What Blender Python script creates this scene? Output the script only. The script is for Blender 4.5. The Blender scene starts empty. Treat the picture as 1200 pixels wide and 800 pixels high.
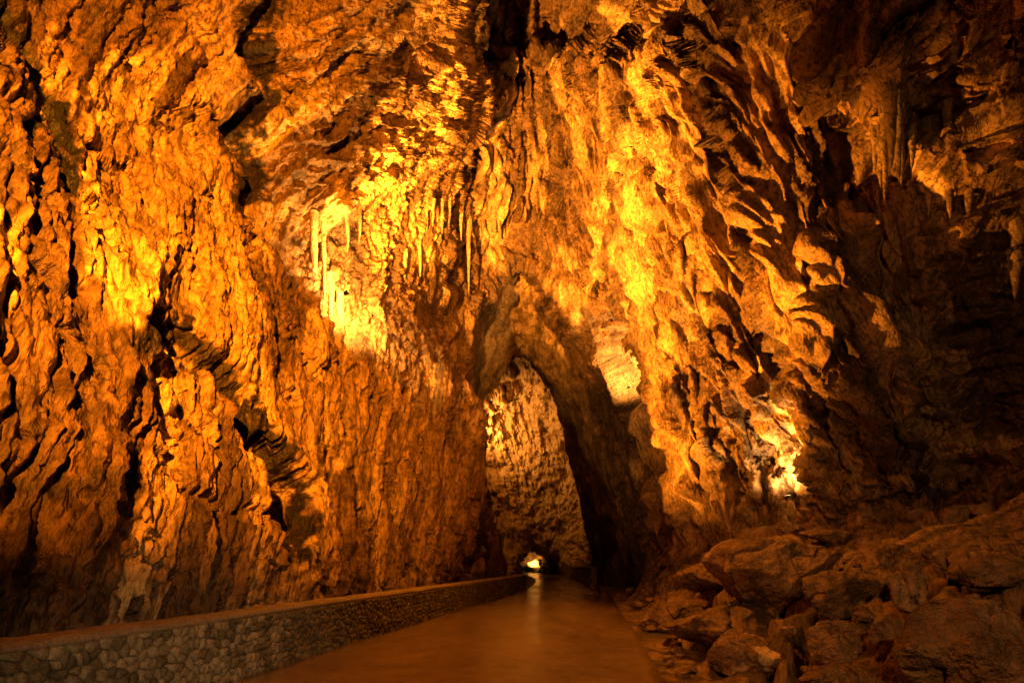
import bpy, math, time
import numpy as np
from mathutils import Vector

T0 = time.time()
rad = math.radians
scene = bpy.context.scene
COL = scene.collection

# ------------------------------------------------------------------ camera, world, exposure
F = 667.0            # focal length in pixels of a 1200 px wide frame (20 mm on 36 mm)
CH = 1.6             # camera height
HOR = 660.0          # horizon row
cam_d = bpy.data.cameras.new('camera')
cam = bpy.data.objects.new('camera', cam_d)
COL.objects.link(cam)
cam.location = (0, 0, CH)
cam.rotation_euler = (rad(90), 0, 0)
cam_d.sensor_width = 36.0
cam_d.lens = 20.0
cam_d.shift_y = (HOR - 400.0) / 1200.0
cam_d.clip_start = 0.05
cam_d.clip_end = 500.0
scene.camera = cam

world = bpy.data.worlds.new('World')
scene.world = world
world.use_nodes = True
wn = world.node_tree
for n in list(wn.nodes):
    wn.nodes.remove(n)
wo = wn.nodes.new('ShaderNodeOutputWorld')
wb = wn.nodes.new('ShaderNodeBackground')
wsky = wn.nodes.new('ShaderNodeTexSky')
wsky.sky_type = 'NISHITA'
wsky.sun_disc = False
wsky.sun_elevation = rad(4)
wsky.sun_rotation = rad(200)
wb.inputs[1].default_value = 0.005      # night: nothing of the sky reaches the cave
wn.links.new(wsky.outputs[0], wb.inputs[0])
wn.links.new(wb.outputs[0], wo.inputs[0])

vs = scene.view_settings
vs.view_transform = 'Standard'
vs.look = 'None'
vs.exposure = 0.0
vs.gamma = 1.0
vs.use_curve_mapping = False
scene.cycles.max_bounces = 3
scene.cycles.diffuse_bounces = 1
scene.cycles.use_adaptive_sampling = True
scene.cycles.adaptive_threshold = 0.03
scene.cycles.glossy_bounces = 1
scene.cycles.use_denoising = True
scene.cycles.sample_clamp_indirect = 4.0

SODIUM = (1.0, 0.28, 0.010)
WARM = (1.0, 0.44, 0.085)
PALE = (1.0, 0.66, 0.34)
GOLD = (1.0, 0.325, 0.025)

# ------------------------------------------------------------------ numeric helpers
rng = np.random.default_rng(7)
_perm = rng.permutation(256).astype(np.int32)
PERM = np.concatenate([_perm, _perm, _perm])
_g = rng.normal(size=(256, 3))
GRAD = (_g / np.linalg.norm(_g, axis=1)[:, None]).astype(np.float32)
GX, GY, GZ = [np.ascontiguousarray(GRAD[:, k]) for k in range(3)]

def pn(x, y, z):
    """gradient noise, about -1..1"""
    xf, yf, zf = np.floor(x), np.floor(y), np.floor(z)
    xi, yi, zi = [(a.astype(np.int32) & 255) for a in (xf, yf, zf)]
    x, y, z = (x - xf).astype(np.float32), (y - yf).astype(np.float32), (z - zf).astype(np.float32)
    u = x * x * x * (x * (x * 6 - 15) + 10)
    v = y * y * y * (y * (y * 6 - 15) + 10)
    w = z * z * z * (z * (z * 6 - 15) + 10)
    A0 = PERM[xi]; A1 = PERM[xi + 1]
    res = []
    for A, dx in ((A0, x), (A1, x - 1)):
        B0 = PERM[A + yi]; B1 = PERM[A + yi + 1]
        cc = []
        for B, dy in ((B0, y), (B1, y - 1)):
            h0 = PERM[B + zi]; h1 = PERM[B + zi + 1]
            n0 = GX[h0] * dx + GY[h0] * dy + GZ[h0] * z
            n1 = GX[h1] * dx + GY[h1] * dy + GZ[h1] * (z - 1)
            cc.append(n0 + w * (n1 - n0))
        res.append(cc[0] + v * (cc[1] - cc[0]))
    return (res[0] + u * (res[1] - res[0])) * 1.5

def fbm(P, sc, oc=3, gain=0.5, off=0.0, lac=2.03):
    a, s, t = 1.0, 1.0 / sc, 0.0
    for k in range(oc):
        t = t + a * pn(P[:, 0] * s + off + 17.3 * k, P[:, 1] * s + off * 1.7 + 5.1 * k, P[:, 2] * s - off + 9.7 * k)
        a *= gain; s *= lac
    return t

def sstep(a, b, x):
    t = np.clip((x - a) / (b - a), 0, 1)
    return t * t * (3 - 2 * t)

def pix(x, y, d):
    """a photograph pixel at a distance d in front of the camera -> a point"""
    return np.array([(x - 600.0) / F * d, d, CH + (HOR - y) / F * d])

def hermite(xs, ys, x):
    """monotone cubic interpolation of control rows"""
    xs = np.asarray(xs, float); ys = np.asarray(ys, float)
    h = np.diff(xs)
    dl = np.diff(ys, axis=0) / h.reshape(-1, *([1] * (ys.ndim - 1)))
    m = np.zeros_like(ys)
    m[0], m[-1] = dl[0], dl[-1]
    a, b = dl[:-1], dl[1:]
    same = (a * b) > 0
    den = np.where(same, a + b, 1.0)
    m[1:-1] = np.where(same, 2 * a * b / den, 0.0)
    i = np.clip(np.searchsorted(xs, x, side='right') - 1, 0, len(xs) - 2)
    hh = h[i]; t = (x - xs[i]) / hh
    sh = [-1] + [1] * (ys.ndim - 1)
    t = t.reshape(sh); hh = hh.reshape(sh)
    return ((2 * t**3 - 3 * t**2 + 1) * ys[i] + (t**3 - 2 * t**2 + t) * hh * m[i]
            + (-2 * t**3 + 3 * t**2) * ys[i + 1] + (t**3 - t**2) * hh * m[i + 1])

def catmull(xs, ys, x):
    xs = np.asarray(xs, float)
    m = np.gradient(ys, xs, axis=0)
    i = np.clip(np.searchsorted(xs, x, side='right') - 1, 0, len(xs) - 2)
    hh = np.diff(xs)[i]; t = (x - xs[i]) / hh
    sh = [-1] + [1] * (ys.ndim - 1)
    t = t.reshape(sh); hh = hh.reshape(sh)
    return ((2 * t**3 - 3 * t**2 + 1) * ys[i] + (t**3 - 2 * t**2 + t) * hh * m[i]
            + (-2 * t**3 + 3 * t**2) * ys[i + 1] + (t**3 - t**2) * hh * m[i + 1])

# ------------------------------------------------------------------ mesh helpers
def mesh_from(name, V, Fq, mat=None, smooth=True):
    me = bpy.data.meshes.new(name)
    V = np.ascontiguousarray(V, dtype=np.float32)
    if isinstance(Fq, np.ndarray):
        k = Fq.shape[1]; n = len(Fq)
        me.vertices.add(len(V)); me.vertices.foreach_set('co', V.ravel())
        me.loops.add(n * k); me.loops.foreach_set('vertex_index', np.ascontiguousarray(Fq, dtype=np.int32).ravel())
        me.polygons.add(n)
        me.polygons.foreach_set('loop_start', np.arange(0, n * k, k, dtype=np.int32))
        me.polygons.foreach_set('loop_total', np.full(n, k, dtype=np.int32))
        me.update(calc_edges=True)
    else:
        me.from_pydata([tuple(map(float, v)) for v in V], [], [tuple(f) for f in Fq])
        me.update()
    me.polygons.foreach_set('use_smooth', np.full(len(me.polygons), smooth, dtype=bool))
    if mat: me.materials.append(mat)
    return me

def add_colour(me, c):
    a = me.color_attributes.new('rock_colour', 'FLOAT_COLOR', 'POINT')
    a.data.foreach_set('color', np.column_stack([c, np.ones(len(c))]).astype(np.float32).ravel())

def obj(name, me, parent=None, loc=None, label=None, cat=None, group=None, kind=None):
    o = bpy.data.objects.new(name, me)
    COL.objects.link(o)
    if parent: o.parent = parent
    if loc is not None: o.location = loc
    if label: o['label'] = label
    if cat: o['category'] = cat
    if group: o['group'] = group
    if kind: o['kind'] = kind
    return o

# ------------------------------------------------------------------ materials
def new_mat(name):
    m = bpy.data.materials.new(name); m.use_nodes = True
    nt = m.node_tree
    for n in list(nt.nodes): nt.nodes.remove(n)
    out = nt.nodes.new('ShaderNodeOutputMaterial')
    bs = nt.nodes.new('ShaderNodeBsdfPrincipled')
    nt.links.new(bs.outputs[0], out.inputs[0])
    return m, nt, bs

def nd(nt, kind, **kw):
    n = nt.nodes.new(kind)
    for k, v in kw.items():
        if k.startswith('i_'):
            n.inputs[k[2:].replace('_', ' ')].default_value = v
        else:
            setattr(n, k, v)
    return n

def ramp(nt, src, stops):
    r = nt.nodes.new('ShaderNodeValToRGB')
    e = r.color_ramp.elements
    while len(e) > 1: e.remove(e[-1])
    e[0].position = stops[0][0]; e[0].color = (*stops[0][1], 1) if len(stops[0][1]) == 3 else stops[0][1]
    for p, c in stops[1:]:
        q = e.new(p); q.color = (*c, 1)
    nt.links.new(src, r.inputs[0])
    return r

def mixc(nt, fac, a, b, mode='MIX'):
    n = nt.nodes.new('ShaderNodeMix'); n.data_type = 'RGBA'; n.blend_type = mode
    for s, v in ((0, fac), (6, a), (7, b)):
        if isinstance(v, bpy.types.NodeSocket): nt.links.new(v, n.inputs[s])
        else: n.inputs[s].default_value = (*v, 1) if isinstance(v, tuple) and len(v) == 3 else v
    return n.outputs[2]

def rock_mat(name, light, mid, dark, stain=0.5, flow=True, bump=1.0, rough=0.62, world_co=True, fine=1.0):
    m, nt, bs = new_mat(name)
    if world_co:
        geo = nd(nt, 'ShaderNodeNewGeometry'); co = geo.outputs['Position']
    else:
        tc = nd(nt, 'ShaderNodeTexCoord'); co = tc.outputs['Object']
    mp = nd(nt, 'ShaderNodeMapping')
    mp.vector_type = 'TEXTURE'
    mp.inputs['Rotation'].default_value = (rad(-24) if flow else 0, 0, 0)
    mp.inputs['Scale'].default_value = (1, 1, 4.0) if flow else (1, 1, 1)
    nt.links.new(co, mp.inputs[0])
    fl = mp.outputs[0]
    def noise(src, scale, detail=6, rough_=0.6, dist=0.0):
        n = nd(nt, 'ShaderNodeTexNoise'); n.inputs['Scale'].default_value = scale
        n.inputs['Detail'].default_value = detail; n.inputs['Roughness'].default_value = rough_
        n.inputs['Distortion'].default_value = dist
        nt.links.new(src, n.inputs['Vector']); return n.outputs['Fac']
    n1 = noise(fl, 0.9, 5, 0.65, 0.6)
    r1 = ramp(nt, n1, [(0.30, dark), (0.45, mid), (0.62, light)])
    n2 = noise(co, 0.55, 6, 0.72, 0.8)
    r2 = ramp(nt, n2, [(0.36, (1, 1, 1)), (0.47, (0, 0, 0))])
    sm = nd(nt, 'ShaderNodeMath', operation='MULTIPLY'); sm.inputs[1].default_value = stain
    nt.links.new(r2.outputs[0], sm.inputs[0])
    c1 = mixc(nt, sm.outputs[0], r1.outputs[0], dark)
    n3 = noise(co, 7.0, 3, 0.7)
    r3 = ramp(nt, n3, [(0.33, (0.42, 0.40, 0.38)), (0.55, (1.0, 1.0, 1.0)), (0.75, (1.25, 1.22, 1.18))])
    c2 = mixc(nt, 0.8, c1, r3.outputs[0], 'MULTIPLY')
    nt.links.new(c2, bs.inputs['Base Color'])
    rr = ramp(nt, n1, [(0.3, (rough + .12,) * 3), (0.7, (rough - .12,) * 3)])
    nt.links.new(rr.outputs[0], bs.inputs['Roughness'])
    bs.inputs['Specular IOR Level'].default_value = 0.35
    # relief finer than the mesh
    b1n = noise(fl, 4.0 * fine, 4, 0.62)
    b3n = noise(co, 11.0 * fine, 3, 0.65)
    ad = nd(nt, 'ShaderNodeMath', operation='MULTIPLY_ADD'); ad.inputs[1].default_value = 0.4
    nt.links.new(b3n, ad.inputs[0]); nt.links.new(b1n, ad.inputs[2])
    bp1 = nd(nt, 'ShaderNodeBump'); bp1.inputs['Strength'].default_value = 1.0; bp1.inputs['Distance'].default_value = 0.20 * bump / fine
    nt.links.new(ad.outputs[0], bp1.inputs['Height'])
    nt.links.new(bp1.outputs[0], bs.inputs['Normal'])
    return m

def cave_mat(name, bump=1.0, rough=0.6):
    m, nt, bs = new_mat(name)
    at_ = nd(nt, 'ShaderNodeVertexColor', layer_name='rock_colour')
    g2 = nd(nt, 'ShaderNodeNewGeometry')
    n2 = nd(nt, 'ShaderNodeTexNoise'); n2.inputs['Scale'].default_value = 8.0; n2.inputs['Detail'].default_value = 3; n2.inputs['Roughness'].default_value = .7
    mq = nd(nt, 'ShaderNodeMapping'); mq.vector_type = 'TEXTURE'
    mq.inputs['Rotation'].default_value = (rad(-24), 0, 0); mq.inputs['Scale'].default_value = (.8, .8, 2.6)
    nt.links.new(g2.outputs['Position'], mq.inputs[0]); nt.links.new(mq.outputs[0], n2.inputs['Vector'])
    rp_ = ramp(nt, n2.outputs['Fac'], [(0.36, (.26, .22, .18)), (0.50, (1, 1, 1)), (0.66, (1.25, 1.2, 1.12))])
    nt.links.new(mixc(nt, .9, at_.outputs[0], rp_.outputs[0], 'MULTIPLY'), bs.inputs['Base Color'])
    geo = nd(nt, 'ShaderNodeNewGeometry')
    mp = nd(nt, 'ShaderNodeMapping'); mp.vector_type = 'TEXTURE'
    mp.inputs['Rotation'].default_value = (rad(-24), 0, 0); mp.inputs['Scale'].default_value = (1, 1, 2.6)
    nt.links.new(geo.outputs['Position'], mp.inputs[0])
    n = nd(nt, 'ShaderNodeTexNoise'); n.inputs['Scale'].default_value = 6.5; n.inputs['Detail'].default_value = 3; n.inputs['Roughness'].default_value = .65
    nt.links.new(mp.outputs[0], n.inputs['Vector'])
    bp = nd(nt, 'ShaderNodeBump'); bp.inputs['Strength'].default_value = 1.0; bp.inputs['Distance'].default_value = 0.16 * bump
    nt.links.new(n.outputs['Fac'], bp.inputs['Height']); nt.links.new(bp.outputs[0], bs.inputs['Normal'])
    bs.inputs['Roughness'].default_value = rough; bs.inputs['Specular IOR Level'].default_value = 0.4
    return m
M_CAVE = cave_mat('cave_limestone')
M_BANK = cave_mat('bank_clay', bump=.5, rough=.7)
M_ROCK = rock_mat('limestone', (0.56, 0.40, 0.22), (0.40, 0.27, 0.14), (0.11, 0.075, 0.045), 0.8)
M_ROCKD = rock_mat('damp_limestone', (0.34, 0.27, 0.19), (0.23, 0.17, 0.11), (0.07, 0.055, 0.04), 0.6)
M_BOULD = rock_mat('boulder_rock', (0.34, 0.21, 0.11), (0.21, 0.125, 0.06), (0.055, 0.036, 0.02), 0.6, flow=False, bump=0.8, rough=0.6)
M_PEACH = rock_mat('peach_flowstone', (0.46, 0.30, 0.17), (0.34, 0.21, 0.11), (0.12, 0.07, 0.04), 0.4, flow=False, bump=0.6)
M_BLOTCH = rock_mat('blotched_rock', (0.34, 0.21, 0.11), (0.21, 0.125, 0.06), (0.055, 0.036, 0.02), 0.6, flow=False, bump=0.8, rough=0.6)
def blotch(m):
    nt = m.node_tree; bs = [n for n in nt.nodes if n.type == 'BSDF_PRINCIPLED'][0]
    src = bs.inputs['Base Color'].links[0].from_socket
    tc = nd(nt, 'ShaderNodeTexCoord'); n = nd(nt, 'ShaderNodeTexNoise'); n.inputs['Scale'].default_value = 1.9; n.inputs['Detail'].default_value = 4; n.inputs['Roughness'].default_value = .45
    nt.links.new(tc.outputs['Object'], n.inputs['Vector'])
    r = ramp(nt, n.outputs['Fac'], [(0.53, (0, 0, 0)), (0.56, (1, 1, 1))])
    nt.links.new(mixc(nt, r.outputs[0], src, (0.66, 0.48, 0.28)), bs.inputs['Base Color'])
blotch(M_BLOTCH)
M_PALE = rock_mat('pale_calcite', (0.72, 0.62, 0.46), (0.58, 0.47, 0.32), (0.30, 0.22, 0.14), 0.3, bump=0.7)

# ------------------------------------------------------------------ the cave: one swept tube of cross-sections
def road_left(Y):  return np.interp(Y, [-15, 7.6, 11.2, 14.2, 22.2, 35.6, 46, 60, 80, 95, 120], [-7.7, -3.77, -3.2, -2.65, -1.3, 0.95, 1.9, 2.4, 1.7, 0.6, -2.0])
def road_right(Y): return np.interp(Y, [-15, 7.6, 12.5, 20.5, 28.8, 46, 60, 80, 95, 120], [-1.5, 2.05, 2.73, 3.84, 4.97, 6.1, 6.3, 5.7, 4.8, 2.2])

def LB(Y): return -6.5 + 0.16 * Y
def hall(Y, left, apex, right):
    return [(x, Y, z) for (x, z) in left] + [(apex[0], Y, apex[1])] + [(x, Y, z) for (x, z) in right]
def ringpx(Y, pts): return [tuple(pix(x, y, Y)) for x, y in pts]
def lw(Y, a, b, c, d): # left base, 3 m, 8 m, 13 m, high
    return [(LB(Y), -0.5), (LB(Y) + a, 3.2), (LB(Y) + b, 8.0), (LB(Y) + c[0], c[1]), (LB(Y) + d[0], d[1])]

full = hall(-13, lw(-13, -.5, -1.5, (-2, 12), (1, 16)), (-3, 18), [(4, 16), (9, 12), (10, 7), (6, 2), (2, .6), (-.8, -.5)])
ctr = np.array([-1.0, -13.6, 3.0])
ST = [
    [tuple(ctr + 0.03 * (np.array(p) - ctr)) for p in full],
    full,
    hall(-4, lw(-4, -.5, -2.0, (-3.0, 13), (0, 18)), (-1, 20), [(7, 16), (13, 12), (14, 7), (9, 2.2), (4, .8), (0.6, -.5)]),
    hall(3, lw(3, -.5, -2.2, (-3.8, 13), (-1.5, 18)), (0, 20), [(8, 15), (14, 11.5), (15, 7), (10, 2.4), (5, .8), (1.75, -.5)]),
    hall(8, lw(8, -.6, -2.4, (-4.0, 13), (-2.2, 19)), (0.2, 21), [(8, 15.5), (14.2, 12), (15.3, 7), (10.5, 2.6), (5.5, 1.0), (2.5, -.5)]),
    hall(13, lw(13, -.6, -2.4, (-4.0, 13), (-1.8, 19.5)), (0.4, 21.5), [(8, 16.0), (14, 12), (15.0, 7), (11, 2.8), (6, 1.3), (3.1, -.5)]),
    hall(16, lw(16, -.6, -2.2, (-3.8, 13.5), (-1.6, 20.5)), (0.5, 25), [(7.6, 17.8), (12.5, 12.5), (14.2, 7), (11.5, 3.0), (7, 1.5), (3.6, -.5)]),
    hall(17.6, lw(17.6, -.6, -2.0, (-3.4, 13.5), (-1.3, 20.5)), (0.6, 26), [(6.8, 19), (9.0, 13.0), (9.9, 8), (9.8, 3.2), (7, 1.6), (3.8, -.5)]),
    hall(20, lw(20, -.2, -0.6, (-2.9, 13.5), (-.9, 21)), (0.8, 27), [(5.8, 20.0), (7.4, 14), (8.5, 8.5), (8.6, 3.2), (6.8, 1.5), (4.2, -.5)]),
    hall(23.5, lw(23.5, 1.1, 1.45, (-1.9, 13.5), (-.7, 21)), (1.0, 28.5), [(4.8, 21.5), (6.0, 14.5), (7.2, 9), (7.4, 3.0), (6.4, 1.3), (4.8, -.5)]),
    hall(28, lw(28, .2, .1, (-1.4, 13.8), (-.4, 21.5)), (1.2, 29), [(4.6, 22.0), (6.0, 14.8), (7.0, 9), (7.2, 3.0), (6.6, 1.0), (5.5, -.5)]),
    ringpx(33, [(566, 710), (553, 600), (547, 500), (556, 398), (580, 344), (613, 314), (658, 350), (694, 400), (730, 480), (752, 580), (764, 650), (766, 705)]),
    ringpx(36, [(574, 705), (562, 600), (551, 500), (556, 415), (581, 356), (612, 332), (650, 370), (682, 418), (706, 490), (728, 580), (742, 650), (746, 700)]),
    ringpx(46, [(592, 694), (584, 630), (562, 545), (560, 482), (586, 442), (608, 416), (634, 442), (654, 476), (667, 530), (681, 590), (694, 650), (698, 694)]),
    [(-1.6, 49, -.5), (-5, 49, 4), (-7, 49, 9), (-7, 49, 16), (-4, 49, 21), (1, 49, 24), (5.5, 49, 21), (8, 49, 16), (9, 49, 10), (9, 49, 4), (8, 49, 1.2), (6.9, 49, -.5)],
    [(-1.4, 62, -.5), (-6, 62, 4), (-8, 62, 10), (-7, 62, 17), (-4, 62, 22), (1, 62, 25), (6, 62, 22), (9, 62, 16), (9.5, 62, 10), (9, 62, 4), (8.2, 62, 1.2), (7.0, 62, -.5)],
    [(-0.6, 72, -.5), (-4, 72, 4), (-6, 72, 9), (-5, 72, 15), (-3, 72, 19), (1.5, 72, 22), (5.5, 72, 19), (8, 72, 14), (9, 72, 9), (8.6, 72, 4), (8.0, 72, 1.2), (6.8, 72, -.5)],
    [(1.3, 79, -.5), (1.1, 79, 1.2), (1.3, 79, 1.9), (1.7, 79, 2.5), (2.5, 79, 3.4), (3.1, 79, 3.7), (4.2, 79, 3.0), (5.3, 79, 2.7), (5.9, 79, 2.1), (6.3, 79, 1.4), (6.4, 79, .6), (6.5, 79, -.5)],
    [(-1.0, 96, -.5), (-1.6, 96, 2), (-1.4, 96, 3.8), (-.8, 96, 5.5), (.6, 96, 6.5), (2, 96, 6.8), (3.6, 96, 6.3), (4.8, 96, 5.2), (5.3, 96, 3.8), (5.6, 96, 2), (5.7, 96, .8), (5.8, 96, -.5)],
    [(-4.5, 108, -.5), (-5, 108, 2), (-4.6, 108, 3.6), (-4, 108, 5), (-2.5, 108, 6), (-1, 108, 6.5), (1, 108, 6), (3, 108, 5), (3.6, 108, 3.4), (3.8, 108, 2), (3.9, 108, .8), (4.0, 108, -.5)],
]
full2 = np.array(ST[-1]); c2 = full2.mean(0) + np.array([0, 1.0, 0])
ST.append([tuple(c2 + 0.03 * (p - c2)) for p in full2])
ST = np.array(ST)                         # stations x 12 x 3
NS, NT = len(ST), ST.shape[1]
S_LIP, S_IN, S_CH = 11.0, 13.0, 17.0

def tube(s, t):
    rows = hermite(np.arange(NS), ST, s)                         # len(s) x 12 x 3
    return np.swapaxes(catmull(np.arange(NT), np.swapaxes(rows, 0, 1), t), 0, 1)   # len(s) x len(t) x 3

def project(P):
    Y = np.maximum(P[..., 1], 0.4)
    return 600 + F * P[..., 0] / Y, HOR - F * (P[..., 2] - CH) / Y

# spread the rows and columns so that the mesh is about equally fine as seen from the road
RN, TN = 1150, 1400
sd = np.linspace(0, NS - 1, 2400); td = np.linspace(0, NT - 1, 500)
Pd = tube(sd, td)
px_, py_ = project(Pd)
vis = (Pd[..., 1] > 2.5) & (px_ > -60) & (px_ < 1260) & (py_ > -60) & (py_ < 860)
ds = np.hypot(np.diff(px_, axis=0), np.diff(py_, axis=0)) * vis[:-1]
wsn = ((ds ** 4).mean(1)) ** .25 + 0.03 * np.linalg.norm(np.diff(Pd, axis=0), axis=2).mean(1)
dt = np.hypot(np.diff(px_, axis=1), np.diff(py_, axis=1)) * vis[:, :-1]
wt = (1 + 1.5 * sstep(7.6, 8.2, td[:-1]) * sstep(10.2, 9.8, td[:-1])) * ((dt ** 6).mean(0)) ** (1 / 6) + 0.02 * np.linalg.norm(np.diff(Pd, axis=1), axis=2).mean(0)
def spread(x, w, n):
    c = np.concatenate([[0], np.cumsum(w)]); c /= c[-1]
    return np.interp(np.linspace(0, 1, n), c, x)
S = spread(sd, wsn, RN); Tt = spread(td, wt, TN)
P0 = tube(S, Tt)
# normals pointing into the cave
dS = np.gradient(P0, axis=0); dT = np.gradient(P0, axis=1)
N0 = np.cross(dS, dT); N0 /= (np.linalg.norm(N0, axis=2, keepdims=True) + 1e-9)
axis_pt = P0.mean(1, keepdims=True)
if ((axis_pt - P0) * N0).sum(2).mean() < 0: N0 = -N0
P0 = P0.reshape(-1, 3); N0 = N0.reshape(-1, 3)
Sg = np.repeat(S, TN); Tg = np.tile(Tt, RN)
PX, PY = project(P0)
hallm = (Sg < S_LIP + .2) & (P0[:, 1] > 2.0)
archm = (Sg > S_LIP - .6) & (Sg < S_IN + .6)

def seg_dist(pts, X, Y):
    best = np.full(len(X), 1e9, dtype=np.float32)
    for (x0, y0), (x1, y1) in zip(pts[:-1], pts[1:]):
        dx, dy = x1 - x0, y1 - y0
        u = np.clip(((X - x0) * dx + (Y - y0) * dy) / (dx * dx + dy * dy + 1e-6), 0, 1)
        best = np.minimum(best, np.hypot(X - x0 - u * dx, Y - y0 - u * dy))
    return best

def poly_sd(pts, X, Y):
    d = seg_dist(list(pts) + [pts[0]], X, Y)
    ins = np.zeros(len(X), bool)
    n = len(pts)
    for i in range(n):
        x0, y0 = pts[i]; x1, y1 = pts[(i + 1) % n]
        c = ((y0 > Y) != (y1 > Y)) & (X < (x1 - x0) * (Y - y0) / (y1 - y0 + 1e-9) + x0)
        ins ^= c
    return np.where(ins, d, -d)

D = np.zeros(len(P0), dtype=np.float32)

# large forms named by where they show in the photograph, cut into or raised from the wall behind that pixel
wob = 5 * fbm(P0, 1.6, 3, off=3.0); wob2 = 5 * fbm(P0, 1.6, 3, off=43.0)
WX, WY = PX + wob, PY + wob2
def zone(pts, amt, soft, m=None):
    m = hallm if m is None else m
    i = np.where(m)[0]
    sdv = poly_sd(pts, WX[i], WY[i])
    D[i] += amt * sstep(-soft, soft, sdv)
def stroke(pts, amt, width, m=None, power=2.0):
    m = hallm if m is None else m
    xs = [p[0] for p in pts]; ys = [p[1] for p in pts]
    i = np.where(m & (PX > min(xs) - 3 * width - 30) & (PX < max(xs) + 3 * width + 30) & (PY > min(ys) - 3 * width - 30) & (PY < max(ys) + 3 * width + 30))[0]
    d = seg_dist(pts, WX[i], WY[i])
    D[i] += amt * np.exp(-(d / width) ** power)

zone([(300, -60), (558, -60), (552, 60), (580, 112), (512, 188), (432, 226), (352, 282), (325, 200)], 1.1, 20)
zone([(372, 258), (470, 238), (500, 300), (440, 404), (374, 418)], -0.25, 22)
stroke([(364, 245), (362, 420)], 0.45, 7)
stroke([(376, 300), (380, 420)], 0.3, 5)
stroke([(398, 320), (404, 430)], 0.35, 5)
stroke([(165, 378), (200, 386), (262, 440), (300, 520)], -1.3, 13, power=3)
zone([(300, 500), (350, 540), (372, 560), (362, 640), (332, 650), (312, 580)], -2.2, 8)
stroke([(-10, 15), (35, 70), (58, 130), (72, 170), (82, 208)], -0.25, 11, power=4)
stroke([(35, 150), (45, 130)], -0.8, 5)
stroke([(318, -10), (292, 60), (322, 110), (276, 150), (300, 200), (290, 240)], -1.2, 12, power=3)
zone([(558, -40), (582, -40), (580, 40), (588, 92), (572, 90), (556, 50)], -3.0, 6)
stroke([(246, 200), (262, 300), (285, 385)], 0.3, 36)
stroke([(218, 200), (165, 330), (128, 450), (100, 590), (42, 745)], 0.35, 24)
stroke([(60, 380), (40, 520)], 0.25, 26)
# drapes at the top and pockets of the arch wall
zone([(586, -70), (792, -70), (786, 40), (748, 74), (716, 58), (690, 70), (640, 54), (606, 66), (588, 58)], -2.4, 12)
for x, l, a_ in ((604, 30, .8), (622, 46, 1.0), (648, 40, 1.2), (668, 30, .8), (684, 66, 1.3), (722, 50, 1.2), (752, 62, 1.4), (772, 40, 1.0)):
    stroke([(x - 8, -60), (x, l - 10)], a_, 6)
stroke([(690, -30), (700, 110)], -2.0, 5, power=3)
stroke([(735, -30), (738, 76)], -2.6, 8, power=3)
stroke([(606, -30), (604, 50)], -1.8, 6, power=3)
stroke([(655, -30), (660, 52)], -1.6, 5, power=3)
for x, y, w in ((596, 92, 7), (618, 90, 5), (640, 85, 6), (575, 150, 10), (566, 165, 9), (757, 185, 10), (765, 205, 8), (636, 205, 5), (590, 280, 10), (575, 300, 9), (715, 170, 6)):
    stroke([(x, y - w), (x + w * .3, y + w)], -0.9, w)
# the buttress on the right: ribs running down to the right
wk = WX, WY
WX, WY = PX + .25 * wob, PY + .25 * wob2
stroke([(722, 190), (745, 330), (792, 460), (868, 632)], 0.45, 22)
stroke([(790, 170), (850, 330), (885, 430), (905, 500)], 0.4, 18)
stroke([(850, 110), (905, 270), (945, 420), (958, 540)], 0.6, 18)
stroke([(800, 280), (850, 385), (880, 470), (898, 545)], -0.7, 8)
stroke([(870, 300), (908, 420), (935, 520)], -0.6, 7)
stroke([(738, 200), (768, 340), (812, 470), (850, 590)], -0.4, 5)
stroke([(815, 430), (850, 540), (884, 625)], -0.5, 5)
stroke([(762, 262), (772, 300), (768, 318)], -1.2, 9, power=3)
zone([(896, 548), (930, 540), (938, 590), (912, 600)], -0.35, 14)
WX, WY = wk
# recess beside the arch
zone([(545, 264), (600, 250), (660, 244), (716, 262), (738, 304), (704, 340), (613, 316), (560, 346)], -1.1, 7)
zone([(694, 378), (734, 374), (750, 470), (738, 498), (708, 484)], -1.9, 6)
stroke([(712, 425), (732, 420)], 0.7, 5)
# dim pillar and the alcove
stroke([(985, 250), (1000, 400), (1018, 610)], 1.0, 26)
stroke([(962, 300), (968, 520), (975, 610)], 0.7, 12)
stroke([(1042, 420), (1056, 600)], 0.9, 14)
zone([(1010, -40), (1080, -40), (1100, 60), (1075, 180), (1020, 190), (1000, 60)], 1.5, 20)
zone([(1040, 180), (1260, 80), (1260, 200), (1140, 190), (1045, 200)], 0.9, 14)

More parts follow.
